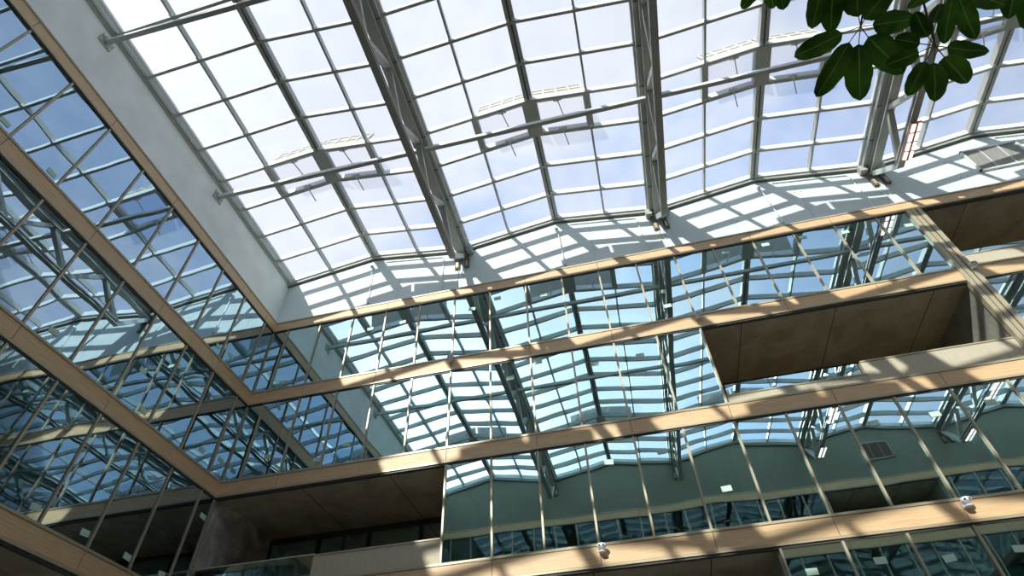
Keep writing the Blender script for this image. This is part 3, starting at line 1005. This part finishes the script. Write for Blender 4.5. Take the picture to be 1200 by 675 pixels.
# ------------------------------------------------------------------ plant in the foreground
WH = [([13.9706, -13.8589, 1.6958], [([13.9091, -13.8517, 1.6914], [13.7395, -13.8189, 1.6656], 0.075),
      ([13.9265, -13.8238, 1.6682], [13.7998, -13.6887, 1.5829], 0.081),
      ([13.9576, -13.8119, 1.6626], [13.9434, -13.6518, 1.5577], 0.096),
      ([13.9951, -13.8216, 1.6789], [14.1249, -13.6742, 1.6359], 0.099),
      ([14.019, -13.8478, 1.7083], [14.205, -13.8009, 1.7735], 0.081),
      ([13.9938, -13.8677, 1.7225], [14.1308, -13.9312, 1.8287], 0.084),
      ([13.9758, -13.8795, 1.7303], [13.9943, -13.9933, 1.8571], 0.072)]),
      ([14.1126, -13.8363, 1.4921], [([14.0721, -13.8463, 1.5079], [14.0358, -13.8399, 1.5906], 0.0555),
      ([14.0641, -13.8272, 1.4883], [13.9667, -13.8069, 1.4899], 0.0582),
      ([14.0784, -13.802, 1.467], [14.0177, -13.7208, 1.4152], 0.0582),
      ([14.1049, -13.7921, 1.4626], [14.1371, -13.6544, 1.4486], 0.0721),
      ([14.1414, -13.7982, 1.4752], [14.2308, -13.6957, 1.4543], 0.0749),
      ([14.1567, -13.8177, 1.4966], [14.3394, -13.7378, 1.5503], 0.0582),
      ([14.101, -13.857, 1.5236], [14.1051, -13.8997, 1.6252], 0.061),
      ([14.1254, -13.8836, 1.5534], [14.2025, -13.8941, 1.654], 0.0416)]),
      ([14.2905, -13.9217, 1.7459], [([14.2936, -13.8788, 1.7196], [14.343, -13.7478, 1.6329], 0.0702),
      ([14.2743, -13.8747, 1.712], [14.255, -13.7413, 1.6574], 0.0614),
      ([14.3359, -13.8776, 1.7264], [14.5039, -13.7791, 1.7627], 0.0702),
      ([14.2751, -13.9005, 1.7367], [14.3092, -13.8225, 1.7339], 0.0292),
      ([14.2465, -13.9072, 1.7377], [14.1558, -13.8568, 1.759], 0.0439),
      ([14.3261, -13.932, 1.7762], [14.4533, -13.9653, 1.911], 0.0643)]),
      ([13.9625, -13.9931, 1.9611], [([13.9336, -13.9596, 1.9377], [13.8607, -13.8315, 1.8225], 0.0787),
      ([13.9632, -13.948, 1.9323], [13.951, -13.7815, 1.8595], 0.0913),
      ([13.9952, -13.9452, 1.9356], [14.0368, -13.8142, 1.8904], 0.0693),
      ([13.9284, -13.9888, 1.9645], [13.8175, -13.9628, 1.9623], 0.0693)]),
      ([13.7827, -13.9912, 2.0648], [([13.7516, -13.971, 2.0537], [13.6525, -13.9001, 1.9847], 0.0561),
      ([13.7814, -13.9542, 2.0433], [13.7965, -13.8476, 2.0431], 0.066),
      ([13.8161, -13.9559, 2.0514], [13.8239, -13.8471, 2.0095], 0.0726)]),
      ([14.5542, -13.8665, 1.8124], [([14.5441, -13.8392, 1.7984], [14.5384, -13.7206, 1.7687], 0.069),
      ([14.5781, -13.8268, 1.793], [14.5981, -13.6749, 1.752], 0.063),
      ([14.5991, -13.8352, 1.805], [14.7203, -13.7057, 1.7881], 0.066)])]
NODE = Vector((14.1885, -14.2175, 2.0078))
TRUNK = [(15.4, -16.2, FLOOR + 0.53), (15.35, -16.1, 0.0), (15.2, -15.8, 1.2), (14.9, -15.2, 1.9), (14.5, -14.7, 2.15), tuple(NODE)]
plant = empty('umbrella_plant', (15.4, -16.2, FLOOR), label='dark green umbrella plant with drooping leaf fans, top right, close to camera', cat='plant')
t = MB(); t.tube(TRUNK, [0.05, 0.045, 0.035, 0.025, 0.018, 0.012], 'bark', 10); t.build('trunk', parent=plant)
pt = empty('plant_pot', (15.4, -16.2, FLOOR), label='round pale pot holding the umbrella plant behind the camera', cat='pot')
t = MB(); t.tube([(15.4, -16.2, FLOOR), (15.4, -16.2, FLOOR + 0.5)], [0.24, 0.34], 'parapet', 24); t.build('bowl', parent=pt)
t = MB(); t.tube([(15.4, -16.2, FLOOR + 0.5), (15.4, -16.2, FLOOR + 0.52)], [0.32, 0.32], 'bark', 24); t.build('soil', parent=pt)


def leaflet(base, tip, wid, cen, parent, vdir, rnd):
    base = Vector(base); tip = Vector(tip); ax = tip - base; Ln = ax.length; ax.normalize()
    side = ax.cross(vdir).normalized()
    # turn the blade a little about its own axis
    side = (Matrix.Rotation(rnd.uniform(-0.35, 0.35), 3, ax) @ side).normalized()
    nrm = side.cross(ax).normalized()
    if nrm.z < 0: nrm = -nrm
    nu, nv = 8, 16
    me = bpy.data.meshes.new('leaf'); vs = []; uvs = []
    sag = rnd.uniform(0.03, 0.08); fold = rnd.uniform(0.10, 0.22)
    for j in range(nv + 1):
        v = j / nv
        w = (math.sin(math.pi * min(1, v ** 0.86)) ** 0.46 if 0 < v < 1 else 0.0) * wid / 2
        w = max(w, 0.0015)
        for i in range(nu + 1):
            u = i / nu; s = 2 * u - 1
            ww = w * (1 + 0.03 * math.sin(v * 23 + s * 2))
            p = base + ax * Ln * v + side * ww * s + nrm * (-fold * ww * (1 - abs(s)) + 0.02 * wid * math.sin(v * 14 + s * 3)) + nrm * Ln * sag * math.sin(math.pi * v)
            vs.append(tuple(p - base)); uvs.append((u, v))
    fs = []
    for j in range(nv):
        for i in range(nu):
            a = j * (nu + 1) + i; fs.append((a, a + 1, a + nu + 2, a + nu + 1))
    me.from_pydata(vs, [], fs)
    ul = me.uv_layers.new(name='UVMap')
    for poly in me.polygons:
        poly.use_smooth = True
        for li in poly.loop_indices: ul.data[li].uv = uvs[me.loops[li].vertex_index]
    me.materials.append(MATS['leaf'])
    o = bpy.data.objects.new('leaflet', me); COL.objects.link(o); o.parent = parent
    w = parent.location.copy()
    q = parent.parent
    while q is not None: w += q.location; q = q.parent
    o.location = base - w
    md = o.modifiers.new('thick', 'SOLIDIFY'); md.thickness = 0.0008; md.offset = 0
    st = MB(); st.tube([cen, tuple(base), tuple(base + ax * Ln * 0.04)], [0.0018, 0.0016, 0.0014], 'stem', 6)
    return o, st


rnd = random.Random(5)
CAMP = Vector((12.87628677, -14.86486569, -0.33767127))
for cen, leaves in WH:
    cv = Vector(cen)
    stem = MB(); mid = (cv + NODE) / 2 + Vector((0, 0, 0.06))
    stem.tube([tuple(NODE), tuple(mid), tuple(cv)], [0.006, 0.004, 0.003], 'stem', 8)
    for b, tp, wd in leaves:
        stem.tube([cen, b, tuple(Vector(b) + (Vector(tp) - Vector(b)) * 0.05)], [0.0019, 0.0016, 0.0012], 'stem', 6)
    so_ = stem.build('leaf_stalk', parent=plant)
    for b, tp, wd in leaves:
        vd = (Vector(b) - CAMP).normalized()
        leaflet(b, tp, wd, cen, plant, vd, rnd)
